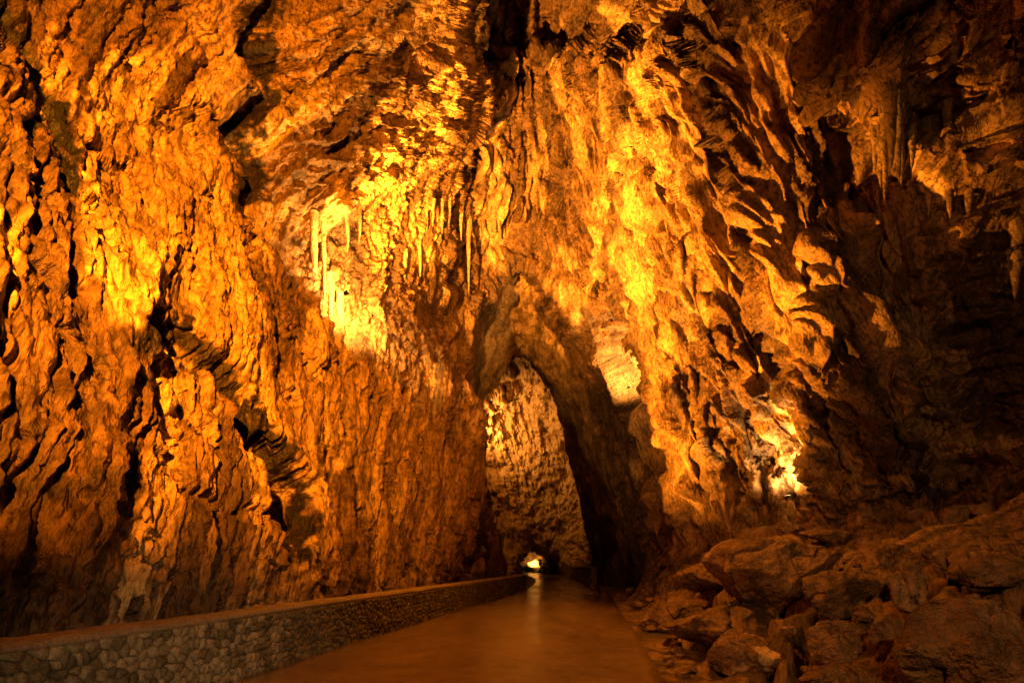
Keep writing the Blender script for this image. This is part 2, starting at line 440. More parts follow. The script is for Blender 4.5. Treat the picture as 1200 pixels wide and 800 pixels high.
# relief: flutes along a dip running up and away, crumbled patches, pockets
va = np.array([0, 0.41, 0.912]); vb = np.array([0, 0.912, -0.41])
c0x, c0b = 1.0, 9.0 * 0.912
def fbm_flow(Fl, sc, k, oc, off, gain):
    """noise whose finer octaves stay long: across the flow they double, along it they hardly shorten"""
    a, sa, sl, t = 1.0, 1.0 / sc, 1.0 / (sc * k), 0.0
    for q in range(oc):
        t = t + a * pn(Fl[:, 0] * sa + off + 17.3 * q, Fl[:, 1] * sa + off * 1.7 + 5.1 * q, Fl[:, 2] * sl - off + 9.7 * q)
        a *= gain; sa *= 2.03; sl *= 1.35
    return t
class Flow:
    """flow-aligned noise: one set of coordinates along the side wall, one round a dipping axis in the hall"""
    def __init__(self, P, S_, T_, warp_amp):
        P = P.astype(np.float32)
        self.n = len(P)
        self.Q = Q = P + warp_amp * np.stack([fbm(P, 3.2, 2, off=11.0), fbm(P, 3.2, 2, off=23.0), fbm(P, 3.2, 2, off=37.0)], 1)
        al, ac = Q @ va.astype(np.float32), Q @ vb.astype(np.float32)
        wl = sstep(16.5, 12.5, P[:, 1]) * (T_ < 5.5)
        self.wl = wl = wl.astype(np.float32)
        self.wr = wr = np.maximum(sstep(4.6, 5.2, S_) * sstep(7.6, 7.0, S_) * sstep(5.6, 6.2, T_), sstep(S_IN - .3, S_IN + .3, S_)).astype(np.float32)
        self.ir = np.where(wr > 0.001)[0]
        self.Fr = np.stack([Q[:, 0] * .95 + Q[:, 2] * .30, Q[:, 1] / 3, Q[:, 2] * .95 - Q[:, 0] * .30], 1)[self.ir]
        self.iw = np.where(wl > 0.001)[0]; self.ic = np.where((wl < 0.999) & (wr < .999))[0]
        self.Fw = np.stack([ac, Q[:, 0] / 3, al], 1)[self.iw]
        phi = np.arctan2(Q[:, 0] - c0x, ac - c0b); rr = np.hypot(Q[:, 0] - c0x, ac - c0b)
        self.Fc = np.stack([6.5 * np.cos(phi) + rr / 7, 6.5 * np.sin(phi), al], 1)[self.ic]
    def __call__(self, sc, k, oc, off, gain=.5):
        out = np.zeros(self.n, dtype=np.float32)
        out[self.iw] += self.wl[self.iw] * fbm_flow(self.Fw, sc, k, oc, off, gain)
        out[self.ic] += (1 - self.wl[self.ic]) * (1 - self.wr[self.ic]) * fbm_flow(self.Fc, sc, k, oc, off, gain)
        out[self.ir] += self.wr[self.ir] * fbm_flow(self.Fr, sc, k, oc, off, gain)
        return out
def masks():
    fl_ = np.where(Tg > 9.6, 1 - 0.6 * sstep(9.6, 10.8, Tg), 1.0)        # the bank of fallen rock stays broad
    le_ = sstep(4.2, 3.4, Tg) * (Sg < S_LIP - 1)                          # the left wall is broader and calmer
    tu_ = np.where(Sg > S_CH - .5, 0.9, 1.0) * np.where((Sg > S_LIP - .3) & (Sg < S_IN + .2), 0.45, 1.0) * np.where(Sg > S_IN + .2, .8, 1.0)
    return fl_, le_, tu_ * np.where(P0[:, 2] < -0.2, 0.3, 1.0)
# first the large forms ...
flat, left, tun = masks()
ff = Flow(P0, Sg, Tg, 0.16)
n_lump = fbm(P0, 5.0, 3, off=51.0)
r1 = 1 - np.abs(ff(2.4, 10, 2, 2.0)) * 1.7
r2 = np.abs(ff(1.0, 8, 1, 6.0)) * 1.7
calm = np.where(hallm, sstep(-30, 20, poly_sd([(330, -60), (560, -60), (552, 60), (580, 112), (512, 188), (432, 226), (380, 262), (330, 200)], PX, PY)), 0)
D += (n_lump * (0.45 - .25 * left) + ((r1 - .5) * (0.48 - .36 * left) + (r2 - .5) * (0.36 - .28 * left)) * (1 - .8 * calm)) * flat * tun
P1 = (P0 + N0 * D[:, None]).reshape(RN, TN, 3)
# ... then spread the rows afresh over them, so that the sides of ribs and grooves are as fine as the rest
def respread(G, n, wworld, nb):
    """re-space a grid (rows x columns x channels, xyz first) along its rows, evenly as seen from the road"""
    gx_, gy_ = project(G[..., :3])
    ok = (G[..., 1] > 2.0) & (gx_ > -80) & (gx_ < 1280) & (gy_ > -80) & (gy_ < 880)
    w_ = np.hypot(np.diff(gx_, axis=0), np.diff(gy_, axis=0)) * ok[:-1]
    w_ = np.minimum(w_, 14.0) + wworld * np.linalg.norm(np.diff(G[..., :3], axis=0), axis=2) / (1 + 0.05 * np.maximum(G[:-1, :, 1], 0)) + 0.02
    for q, ax in ((nb, 1), (31, 0)):
        kb = np.hanning(q); kb /= kb.sum(); h_ = q // 2
        wp = np.pad(w_, ((0, 0), (h_, h_)) if ax else ((h_, h_), (0, 0)), mode='edge')
        acc = np.zeros_like(w_)
        for k in range(q): acc += kb[k] * (wp[:, k:k + w_.shape[1]] if ax else wp[k:k + w_.shape[0]])
        w_ = acc
    cw = np.vstack([np.zeros((1, w_.shape[1])), np.cumsum(w_, axis=0)]); cw /= cw[-1]
    out = np.zeros((n,) + G.shape[1:], dtype=np.float32); uu = np.linspace(0, 1, n); ar = np.arange(G.shape[0])
    for j in range(G.shape[1]):
        ri = np.interp(uu, cw[:, j], ar); i0 = np.clip(ri.astype(int), 0, len(ar) - 2); fr = (ri - i0)[:, None]
        out[:, j] = G[i0, j] * (1 - fr) + G[i0 + 1, j] * fr
    return out
G = np.concatenate([P1, P0.reshape(RN, TN, 3), Sg.reshape(RN, TN, 1), Tg.reshape(RN, TN, 1)], 2).astype(np.float32)
RN2 = 880
G = respread(G, RN2, 0.5, 71)
G = np.swapaxes(respread(np.ascontiguousarray(np.swapaxes(G, 0, 1)), TN, 0.4, 51), 0, 1)
P2 = G[..., :3].astype(np.float64); O2 = G[..., 3:6]; S2 = G[..., 6]; T2 = G[..., 7]
RN = RN2
dS = np.gradient(P2, axis=0); dT = np.gradient(P2, axis=1)
Nn = np.cross(dS, dT); Nn /= (np.linalg.norm(Nn, axis=2, keepdims=True) + 1e-9)
if ((P2.mean(1, keepdims=True) - P2) * Nn).sum(2).mean() < 0: Nn = -Nn
for _ in range(3):
    for ax in (0, 1):
        Nn = (np.roll(Nn, 1, ax) + 2 * Nn + np.roll(Nn, -1, ax)) / 4
Nn /= (np.linalg.norm(Nn, axis=2, keepdims=True) + 1e-9)
P0 = P2.reshape(-1, 3); N0 = Nn.reshape(-1, 3); Sg = S2.ravel().astype(np.float64); Tg = T2.ravel().astype(np.float64)
PX, PY = project(P0)
hallm = (Sg < S_LIP + .2) & (P0[:, 1] > 2.0)
flat, left, tun = masks()
OP = O2.reshape(-1, 3) * .85 + P0 * .15
ff = Flow(OP, Sg, Tg, 0.10)
Q = (P0 + 0.3 * np.stack([fbm(P0, 2.2, 2, off=11.0), fbm(P0, 2.2, 2, off=23.0), fbm(P0, 2.2, 2, off=37.0)], 1)).astype(np.float32)
coat_n = ff(2.2, 3.4, 5, 71.0, .6) + .10 + .25 * fbm(P0, 5.0, 2, off=75.0)
coat = sstep(-.06, .06, coat_n)                                      # smooth flowstone skin
patch = 1 - coat                                                     # bare, crumbled limestone between
r2 = np.abs(ff(0.8, 14, 2, 61.0)) * 1.7
r3 = 1 - np.abs(ff(0.42, 10, 3, 8.0)) * 1.6
r4 = np.abs(ff(0.20, 7, 2, 33.0))
pk = ff(0.6, 6, 3, 19.0)
cr = np.abs(fbm(Q, 0.50, 4, off=91.0, gain=.55))
gain_ = (1.1 - .80 * left) * np.where(Sg > S_IN + .3, .3, 1.0)
relief = gain_ * ((r2 - .5) * .50 + (r3 - .5) * 0.42 * (0.6 + .4 * patch) + r4 * .7
          - cr * 0.26 * (0.05 + patch) - sstep(0.26, 0.44, pk) * 0.42 * (patch + .1))
relief += left * (.07 * fbm(Q, .35, 3, off=171.0, gain=.6) - .22 * sstep(.34, .5, fbm(P0, 1.1, 4, off=173.0, gain=.6)))
relief += np.where(Sg > S_IN + .3, .9 * fbm(P0, 2.2, 5, off=181.0, gain=.58), 0)
hot = np.zeros(len(P0))
for hx, hy, hr in ((425, 330, 75), (722, 440, 45), (915, 560, 40)):
    hot = np.maximum(hot, np.where(hallm, np.exp(-((PX - hx) ** 2 + (PY - hy) ** 2) / hr ** 2), 0))
relief = relief * (1 - .35 * hot) + hot * .30 * fbm(Q, .45, 4, off=191.0, gain=.6)
bnk = sstep(8.9, 9.4, Tg) * (Sg < S_LIP - .5)                         # foot of the wall behind the bank: no flutes
relief = relief * (1 - bnk) + .12 * fbm(P0, .8, 3, off=151.0) * bnk
# the overhanging mass on the upper left carries shallow curved beds instead
um = np.where(hallm, sstep(-30, 20, poly_sd([(330, -60), (560, -60), (552, 60), (580, 112), (512, 188), (432, 226), (380, 262), (330, 200)], PX, PY)), 0)
i = np.where(um > 0.01)[0]
bd = np.array([0.62, 0.42, 0.66]); bd /= np.linalg.norm(bd)
b2 = np.cross(bd, [0, 0, 1.0]); b2 /= np.linalg.norm(b2); b3 = np.cross(bd, b2)
Bc = np.stack([Q[i] @ b2, Q[i] @ b3, (Q[i] @ bd) / 5], 1).astype(np.float32)
beds = (1 - np.abs(fbm(Bc, 0.9, 2, off=4.0)) * 1.7 - .5) * 0.45 + (1 - np.abs(fbm(Bc, 0.36, 3, off=5.0)) * 1.7 - .5) * 0.26 - cr[i] * 0.25
relief[i] = relief[i] * (1 - um[i]) + beds * um[i]
# level strata in the alcove on the right
am = np.where(hallm & (PX > 960), sstep(1040, 1100, PX) * sstep(60, 130, PY) * sstep(600, 540, PY), 0)
i = np.where(am > 0.01)[0]
Lc = np.stack([Q[i, 0] / 6, Q[i, 1] / 6, Q[i, 2]], 1).astype(np.float32)
strata = (1 - np.abs(fbm(Lc, 0.8, 3, off=14.0)) * 1.7 - .5) * 0.7 - cr[i] * 0.3
relief[i] = relief[i] * (1 - am[i]) + strata * am[i]
D = relief.astype(np.float32) * flat * tun
PW = P0 + N0 * D[:, None]

# colour of the rock, with shade painted into its cracks: ochre flowstone, paler calcite, brown clay and dark mineral streaks along the dip
P32 = P0.astype(np.float32)
c_n = ff(1.3, 4, 4, 101.0, .6)
c_b = fbm(P32, 2.4, 4, off=111.0, gain=.6)
c_s = ff(0.34, 10, 3, 121.0, .6)
c_f = fbm(P32, 0.16, 2, off=131.0)
c_t = ff(0.17, 12, 2, 127.0, .6)
c_m = fbm(P32, 0.7, 4, off=137.0, gain=.65)
def lerp(a, b, t): return a + (b - a) * t[:, None]
light_c, mid_c, dark_c = np.array([0.66, 0.45, 0.21]), np.array([0.44, 0.275, 0.115]), np.array([0.10, 0.062, 0.034])
dull_c = np.array([0.165, 0.096, 0.045])
colr = lerp((mid_c * 1.12)[None, :], light_c[None, :], sstep(-.15, .45, c_n))
colr = lerp(dull_c[None, :] * np.clip(1 + .9 * c_m, .25, 2)[:, None], colr, coat)
colr = lerp(colr, (mid_c * .6)[None, :], sstep(-.1, -.5, c_n) * .6 * coat)
colr = lerp(colr, dark_c[None, :], sstep(.20, .42, c_b) * sstep(-.25, .25, c_m) * .7)
colr = lerp(colr, dark_c[None, :], sstep(.12, .40, c_t) * .6)
colr = lerp(colr, dark_c[None, :], sstep(.08, .34, c_s) * (.45 + .5 * patch))
def shade_stain(pts, width, amt, jit=14):  # near-black shade painted into cracks and crevices; pocket band also mineral stain
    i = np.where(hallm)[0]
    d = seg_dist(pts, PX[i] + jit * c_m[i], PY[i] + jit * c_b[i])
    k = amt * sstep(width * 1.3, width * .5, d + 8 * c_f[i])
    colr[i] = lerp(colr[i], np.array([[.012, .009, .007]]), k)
shade_stain([(-20, 0), (35, 70), (58, 130), (72, 170), (82, 210)], 15, 1.0, 7)
shade_stain([(58, 120), (40, 145), (32, 158)], 4, 1.0, 4)
shade_stain([(318, -20), (292, 60), (322, 110), (276, 150), (300, 200), (290, 240)], 18, .95, 26)
shade_stain([(165, 378), (205, 388), (262, 440), (300, 510), (345, 570), (350, 650)], 18, .95, 24)
shade_stain([(0, 560), (60, 575), (110, 565)], 12, .6)
shade_stain([(566, -20), (562, 50), (584, 92)], 12, .9)
colr *= (1 + .35 * c_f)[:, None]
chm = sstep(S_IN, S_IN + .4, Sg)
colr = lerp(colr, np.array([[.44, .29, .14]]) * (1 + .35 * c_m)[:, None], chm * .85)
colr = np.clip(colr, 0.012, 0.75)
alcove_dark = np.where((Sg < S_LIP) & (P0[:, 1] > -20), sstep(6.9, 7.4, Tg) * sstep(7.0, 6.6, Sg), 0)   # darker rock colour in the alcove
colr = lerp(colr, np.stack([colr[:, 0] * .62, colr[:, 1] * .62, colr[:, 2] * .66], 1), alcove_dark)
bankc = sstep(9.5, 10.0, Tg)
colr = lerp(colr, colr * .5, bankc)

# split the surface into the masses one can tell apart
idx = np.arange(RN * TN).reshape(RN, TN)
quads = np.stack([idx[:-1, :-1], idx[1:, :-1], idx[1:, 1:], idx[:-1, 1:]], 2).reshape(-1, 4)
qs = Sg[quads[:, 0]]; qt = Tg[quads[:, 0]]; qx = PX[quads[:, 0]]; qy = PY[quads[:, 0]]; qY = P0[quads[:, 0], 1]
reg = np.full(len(quads), 0)
reg[qt >= 3.6] = 1                      # ceiling
reg[qt >= 7.2] = 2                      # right wall
reg[(qt >= 9.9) & (qs < 10.15)] = 3                    # below the bank: replaced by the height field further down
reg[(qs > 9.8) & (qs <= S_IN) & ((qt < 9.9) | (qs >= 10.15))] = 4
reg[(qs > 6.6) & (qs <= 9.8) & (qt >= 6.6) & (qt < 9.9)] = 5
reg[(qs > S_IN)] = 6
reg[(qs > S_CH)] = 7
reg[(qt >= 9.9) & (qs > S_IN)] = 6
info = {
    0: ('cave_wall_left', M_CAVE, dict(kind='structure')),
    1: ('cave_ceiling', M_CAVE, dict(kind='structure')),
    2: ('cave_wall_right', M_CAVE, dict(kind='structure')),
    4: ('rock_arch', M_CAVE, dict(label='tall pointed natural rock arch that the road passes through', cat='rock arch')),
    5: ('flowstone_buttress', M_CAVE, dict(label='huge ribbed orange flowstone buttress standing right of the rock arch', cat='buttress')),
    6: ('cave_chamber', M_CAVE, dict(kind='structure')),
    7: ('cave_tunnel', M_CAVE, dict(kind='structure')),
}
for k, (nm, mt, kw) in info.items():
    q = quads[reg == k]
    if not len(q): continue
    u, inv = np.unique(q, return_inverse=True)
    V = PW[u]; base = V.mean(0).copy(); base[2] = 0
    me = mesh_from(nm, V - base, inv.reshape(-1, 4), mt)
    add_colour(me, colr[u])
    obj(nm, me, loc=base, **kw)

# the bank of fallen rock and clay on the right of the road
by_ = np.concatenate([np.linspace(-10, 2, 30), np.geomspace(2.1, 30.5, 430)])
bu = np.linspace(0, 1, 330)
sY = hermite(np.arange(NS), ST[:, 11, 1], np.linspace(1, 12.5, 3000))
ring = tube(np.interp(by_, sY, np.linspace(1, 12.5, 3000)), np.linspace(8.3, 11, 80)[::-1])
BX = np.zeros((len(by_), len(bu))); BZ = np.zeros_like(BX)
for k in range(len(by_)):
    xs, zs = ring[k, :, 0], ring[k, :, 2]
    o_ = np.argsort(xs)
    BX[k] = road_right(by_[k]) - 0.35 + bu * (xs.max() + .8 - road_right(by_[k]) + .35)
    BZ[k] = np.interp(BX[k], xs[o_], np.minimum(zs[o_], 3.4))
kb2 = np.hanning(21); kb2 /= kb2.sum()
for _ in range(2):
    BZ = np.apply_along_axis(lambda a: np.convolve(np.pad(a, 10, mode='edge'), kb2, mode='valid'), 0, BZ)
    BZ = np.apply_along_axis(lambda a: np.convolve(np.pad(a, 10, mode='edge'), kb2, mode='valid'), 1, BZ)
edge_ = sstep(0.0, 1.5, BX - road_right(by_)[:, None] - .1)
BP = np.stack([BX, np.repeat(by_[:, None], len(bu), 1), BZ], 2).reshape(-1, 3)
lump = fbm(BP, 2.2, 2, off=141.0); rb1 = np.abs(fbm(BP, 1.1, 3, off=143.0, gain=.55)); rb2 = fbm(BP, .32, 3, off=147.0, gain=.55)
BP[:, 2] = np.maximum(BP[:, 2], -.05) * 1.0 + edge_.ravel() * (.25 * lump - .55 * sstep(.32, .0, rb1) + .22 + .10 * rb2) + (1 - edge_.ravel()) * (.03 * rb2 - .01)
BP[:, 2] = np.maximum(BP[:, 2], -.025 + .03 * rb2)
bid = np.arange(len(BP)).reshape(len(by_), len(bu))
bq = np.stack([bid[:-1, :-1], bid[:-1, 1:], bid[1:, 1:], bid[1:, :-1]], 2).reshape(-1, 4)
bme = mesh_from('cave_bank', BP, bq, M_BANK)
bc_ = lerp(np.array([[.20, .125, .06]]), np.array([[.06, .038, .02]]), sstep(-.1, .45, fbm(BP, 1.2, 4, off=161.0, gain=.6)))
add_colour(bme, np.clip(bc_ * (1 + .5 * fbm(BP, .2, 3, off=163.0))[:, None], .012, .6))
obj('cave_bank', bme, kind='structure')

# nearest surface point behind a pixel of the photograph (for seating things on the rock)
def surf(x, y, m=None):
    m = hallm if m is None else m
    i = np.where(m)[0]
    X, Y = project(PW[i])
    d = np.hypot(X - x, Y - y)
    c = i[d < max(4.0, d.min() + 0.5)]
    c = c[np.argmin(PW[c, 1])]
    return PW[c].copy(), N0[c].copy()

# ------------------------------------------------------------------ ground and road
M_DIRT = rock_mat('cave_dirt', (0.11, 0.075, 0.045), (0.075, 0.05, 0.03), (0.035, 0.025, 0.015), 0.4, flow=False, bump=0.4)
gx = np.array([-40, 40.0]); gy = np.array([-40, 160.0])
gv = np.array([(-40, -40, -.03), (40, -40, -.03), (40, 160, -.03), (-40, 160, -.03)])
obj('ground', mesh_from('ground', gv, np.array([[0, 1, 2, 3]]), M_DIRT), kind='structure')

def asphalt():
    m, nt, bs = new_mat('worn_asphalt')
    geo = nd(nt, 'ShaderNodeNewGeometry'); co = geo.outputs['Position']
    def noise(scale, detail=6, r=.6, sx=1, sy=1):
        mp = nd(nt, 'ShaderNodeMapping'); mp.inputs['Scale'].default_value = (sx, sy, 1); nt.links.new(co, mp.inputs[0])
        n = nd(nt, 'ShaderNodeTexNoise'); n.inputs['Scale'].default_value = scale; n.inputs['Detail'].default_value = detail; n.inputs['Roughness'].default_value = r
        nt.links.new(mp.outputs[0], n.inputs['Vector']); return n.outputs['Fac']
    c2_ = noise(0.42, 4, .6, 1.6, .35); a = noise(0.5, 7, .68, 1.3, .5); b = noise(60, 3, .7); c = noise(3, 6, .7)
    r = ramp(nt, a, [(0.32, (0.13, 0.083, 0.048)), (0.45, (0.21, 0.137, 0.08)), (0.62, (0.28, 0.185, 0.108))])
    r2 = ramp(nt, b, [(0.3, (0.6, 0.6, 0.6)), (0.7, (1.3, 1.3, 1.3))])
    r3 = ramp(nt, c, [(0.32, (0.7, 0.7, 0.7)), (0.5, (1, 1, 1)), (0.68, (1.1, 1.1, 1.1))])
    c1 = mixc(nt, 0.7, r.outputs[0], r2.outputs[0], 'MULTIPLY'); c1 = mixc(nt, 0.8, c1, r3.outputs[0], 'MULTIPLY')
    nt.links.new(c1, bs.inputs['Base Color'])
    rr = ramp(nt, c2_, [(0.38, (0.09,) * 3), (0.62, (0.24,) * 3)])
    nt.links.new(rr.outputs[0], bs.inputs['Roughness'])
    bp = nd(nt, 'ShaderNodeBump'); bp.inputs['Strength'].default_value = .6; bp.inputs['Distance'].default_value = .006
    nt.links.new(b, bp.inputs['Height'])
    bp2 = nd(nt, 'ShaderNodeBump'); bp2.inputs['Strength'].default_value = .4; bp2.inputs['Distance'].default_value = .012
    nt.links.new(c, bp2.inputs['Height']); nt.links.new(bp.outputs[0], bp2.inputs['Normal'])
    nt.links.new(bp2.outputs[0], bs.inputs['Normal'])
    return m
M_ROAD = asphalt()
ry = np.concatenate([np.linspace(-14, 4, 30), np.geomspace(4.2, 118, 330)])
ru = np.linspace(0, 1, 25)
jl = 0.0 * ry; jr = 0.10 * pn(ry * 0.9, ry * 0 + 3.1, ry * 0) + 0.05 * pn(ry * 3.1, ry * 0 + 7.1, ry * 0)
L_, R_ = road_left(ry) + 0.02, road_right(ry) + jr
# round the kinks of the tabulated edge
ker = np.hanning(25); ker /= ker.sum()
sm_ = lambda a: np.convolve(np.pad(a, 12, mode='edge'), ker, mode='valid')
L_, R_ = sm_(L_), sm_(R_)
RX = L_[:, None] + (R_ - L_)[:, None] * ru[None, :]
RYY = np.repeat(ry[:, None], len(ru), 1)
crown = 0.03 + 0.05 * (1 - (2 * ru - 1) ** 2)[None, :] * np.ones_like(RX)
rp = np.stack([RX, RYY, crown], 2).reshape(-1, 3)
rp[:, 2] += 0.012 * fbm(rp, 1.4, 3, off=5.0)
rid = np.arange(len(rp)).reshape(len(ry), len(ru))
rq = np.stack([rid[:-1, :-1], rid[:-1, 1:], rid[1:, 1:], rid[1:, :-1]], 2).reshape(-1, 4)
# edge of the paving: a short drop on both sides
nv = len(rp)
drop = np.concatenate([rp[rid[:, 0]] - [0.02, 0, 0.12], rp[rid[:, -1]] - [-0.03, 0, 0.12]])
dl = nv + np.arange(len(ry)); dr_ = nv + len(ry) + np.arange(len(ry))
q1 = np.stack([dl[:-1], rid[:-1, 0], rid[1:, 0], dl[1:]], 1)
q2 = np.stack([rid[:-1, -1], dr_[:-1], dr_[1:], rid[1:, -1]], 1)
obj('road', mesh_from('road', np.concatenate([rp, drop]), np.concatenate([rq, q1, q2]), M_ROAD), kind='structure')

# ------------------------------------------------------------------ lamps
def lamp(kind, loc, power, color, target=None, size=0.12, angle=120, blend=0.6, parent=None, name='lamp_light'):
    ld = bpy.data.lights.new(name, kind)
    ld.energy = power; ld.color = color
    if kind in ('SPOT', 'POINT'): ld.shadow_soft_size = size
    if kind == 'SPOT':
        ld.spot_size = rad(angle); ld.spot_blend = blend
    o = bpy.data.objects.new(name, ld); COL.objects.link(o)
    o.location = loc
    if target is not None:
        o.rotation_euler = (Vector(target) - Vector(loc)).to_track_quat('-Z', 'Y').to_euler()
    return o

def at(x, y, off, m=None, up=0.0):
    p, n = surf(x, y, m)
    LAST[0] = p
    return p + n * off + np.array([0, 0, up])

LAMPS = []; LAST = [None]
def flood(loc, target, power, color, **kw):
    LAMPS.append((np.array(loc, float), np.array(target, float), LAST[0]))
    LAST[0] = None
    return lamp('SPOT', loc, power, color, target, **kw)

niche = at(386, 370, 1.25)
flood(niche, (3.4, 28.5, 22.2), 92000, GOLD, angle=73, blend=.8)
lamp('SPOT', niche, 5600, WARM, target=(-5, 22, 14), angle=170, blend=1.0)
flood(pix(736, 452, 32.2), pix(724, 405, 34), 4200, WARM, angle=165, blend=1.0)
flood(at(924, 588, 0.65), pix(900, 380, 20), 2200, (1, .54, .16), angle=150, blend=1.0)
flood((-4.2, 69.6, 17.6), (1, 73, 20), 6500, WARM, angle=165, blend=1.0)
lamp('SPOT', (-4.8, 64.5, 18.0), 4000, GOLD, target=(3, 74, 15), angle=150, blend=1.0)  # added second spot to fill the chamber, no fixture
flood((3.3, 98.6, 2.2), (3.9, 101, 1.7), 5000, WARM, angle=60, blend=.8)
flood((-2.95, 17.2, 0.8), (7.3, 21.0, 9.4), 54000, (1, .32, .022), angle=57, blend=.9)  # added hidden spot to brighten the buttress from low left
flood((-0.8, -4.0, 6.5), (-8.6, 10.0, 9.7), 74000, SODIUM, angle=71, blend=1.0)
flood((1.0, 11.0, 16.5), (1.5, 13.5, 0), 8500, SODIUM, angle=66, blend=1.0)  # added overhead spot for the road, out of view, without housing
flood((4.0, -5.0, 2.5), (-3.9, 7.5, -0.3), 3200, (1, .54, .22), angle=23, blend=1.0)
flood((0.0, -8.0, 7.0), (10.0, 13, 3.5), 3000, (1, .46, .14), angle=64, blend=1.0)  # added fill behind the camera for the dim right side
for q_ in LAMPS: print('lamp', q_[0].round(1))

print('cave built', round(time.time() - T0, 1))
# ------------------------------------------------------------------ the stone parapet on the left of the road
def stone_mat(name, a, b, c):
    m, nt, bs = new_mat(name)
    geo = nd(nt, 'ShaderNodeNewGeometry'); co = geo.outputs['Position']
    oi = nd(nt, 'ShaderNodeObjectInfo')
    vo = nd(nt, 'ShaderNodeTexNoise'); vo.inputs['Scale'].default_value = 3.5; vo.inputs['Detail'].default_value = 3
    nt.links.new(co, vo.inputs['Vector'])
    ad = nd(nt, 'ShaderNodeMath', operation='MULTIPLY_ADD'); ad.inputs[1].default_value = 0.55
    su = nd(nt, 'ShaderNodeMath', operation='SUBTRACT'); su.inputs[1].default_value = 0.25
    nt.links.new(vo.outputs['Fac'], su.inputs[0])
    nt.links.new(oi.outputs['Random'], ad.inputs[0]); nt.links.new(su.outputs[0], ad.inputs[2])
    r = ramp(nt, ad.outputs[0], [(0.15, a), (0.5, b), (0.85, c)])
    n = nd(nt, 'ShaderNodeTexNoise'); n.inputs['Scale'].default_value = 28; n.inputs['Detail'].default_value = 4; n.inputs['Roughness'].default_value = .7
    nt.links.new(co, n.inputs['Vector'])
    r2 = ramp(nt, n.outputs['Fac'], [(0.3, (0.4, 0.4, 0.38)), (0.55, (1, 1, 1)), (0.75, (1.25, 1.25, 1.2))])
    nt.links.new(mixc(nt, .85, r.outputs[0], r2.outputs[0], 'MULTIPLY'), bs.inputs['Base Color'])
    bs.inputs['Roughness'].default_value = .8
    bp = nd(nt, 'ShaderNodeBump'); bp.inputs['Strength'].default_value = .8; bp.inputs['Distance'].default_value = .03
    nt.links.new(n.outputs['Fac'], bp.inputs['Height']); nt.links.new(bp.outputs[0], bs.inputs['Normal'])
    return m
M_STONE = stone_mat('rubble_stone', (0.08, 0.066, 0.042), (0.20, 0.165, 0.105), (0.42, 0.35, 0.24))
M_MORTAR = stone_mat('dark_mortar', (0.07, 0.065, 0.05), (0.10, 0.09, 0.07), (0.14, 0.125, 0.10))
M_COPING = stone_mat('cement_coping', (0.20, 0.15, 0.10), (0.28, 0.21, 0.14), (0.36, 0.27, 0.18))

WY0, WY1 = 0.5, 35.8
wy = np.linspace(WY0, WY1, 400)
wx = np.interp(wy, ry, L_) - 0.04
pathp = np.stack([wx, wy], 1)
arc = np.concatenate([[0], np.cumsum(np.hypot(*np.diff(pathp, axis=0).T))])
LEN = arc[-1]
def wall_pt(u):
    x = np.interp(u, arc, wx); y = np.interp(u, arc, wy)
    e = 0.05
    tx = np.interp(np.minimum(u + e, LEN), arc, wx) - np.interp(np.maximum(u - e, 0), arc, wx)
    ty = np.interp(np.minimum(u + e, LEN), arc, wy) - np.interp(np.maximum(u - e, 0), arc, wy)
    l = np.hypot(tx, ty)
    return x, y, tx / l, ty / l                      # tangent; the road side normal is (ty, -tx)

parapet = obj('stone_parapet', None, loc=(float(wx[120]), float(wy[120]), 0),
              label='low rubble stone parapet with smooth cement coping along the left road edge', cat='wall')
PBASE = np.array(parapet.location)
def strip(profile, n, jit=0.0, seed=0.0):
    """sweep a closed cross-section (offset behind the face, height) along the wall"""
    us = np.linspace(0, LEN, n)
    x, y, tx, ty = wall_pt(us)
    pr = np.array(profile)
    V = np.zeros((n, len(pr), 3))
    V[:, :, 0] = x[:, None] - ty[:, None] * pr[None, :, 0]
    V[:, :, 1] = y[:, None] + tx[:, None] * pr[None, :, 0]
    V[:, :, 2] = pr[None, :, 1]
    Vf = V.reshape(-1, 3)
    if jit:
        Vf[:, 2] += jit * fbm(Vf * np.array([1, 1, 0.0]), 0.9, 3, off=seed)
        Vf[:, 0] += jit * fbm(Vf, 0.7, 2, off=seed + 3)
    k = len(pr); id_ = np.arange(n * k).reshape(n, k)
    q = np.stack([id_[:-1], np.roll(id_, -1, 1)[:-1], np.roll(id_, -1, 1)[1:], id_[1:]], 2).reshape(-1, 4)
    faces = [tuple(f) for f in q] + [tuple(id_[0][::-1]), tuple(id_[-1])]
    return Vf - PBASE, faces
v, f = strip([(0.03, -0.1), (0.03, 0.86), (0.42, 0.86), (0.45, -0.1)], 300, .01, 1.0)
obj('core', mesh_from('core', v, f, M_MORTAR, False), parent=parapet)
v, f = strip([(-0.005, 0.845), (-0.012, 0.88), (0.02, 0.915), (0.10, 0.935), (0.24, 0.942), (0.38, 0.93), (0.44, 0.905), (0.455, 0.86), (0.45, 0.845)], 500, .014, 8.0)
obj('coping', mesh_from('coping', v, f, M_COPING), parent=parapet)

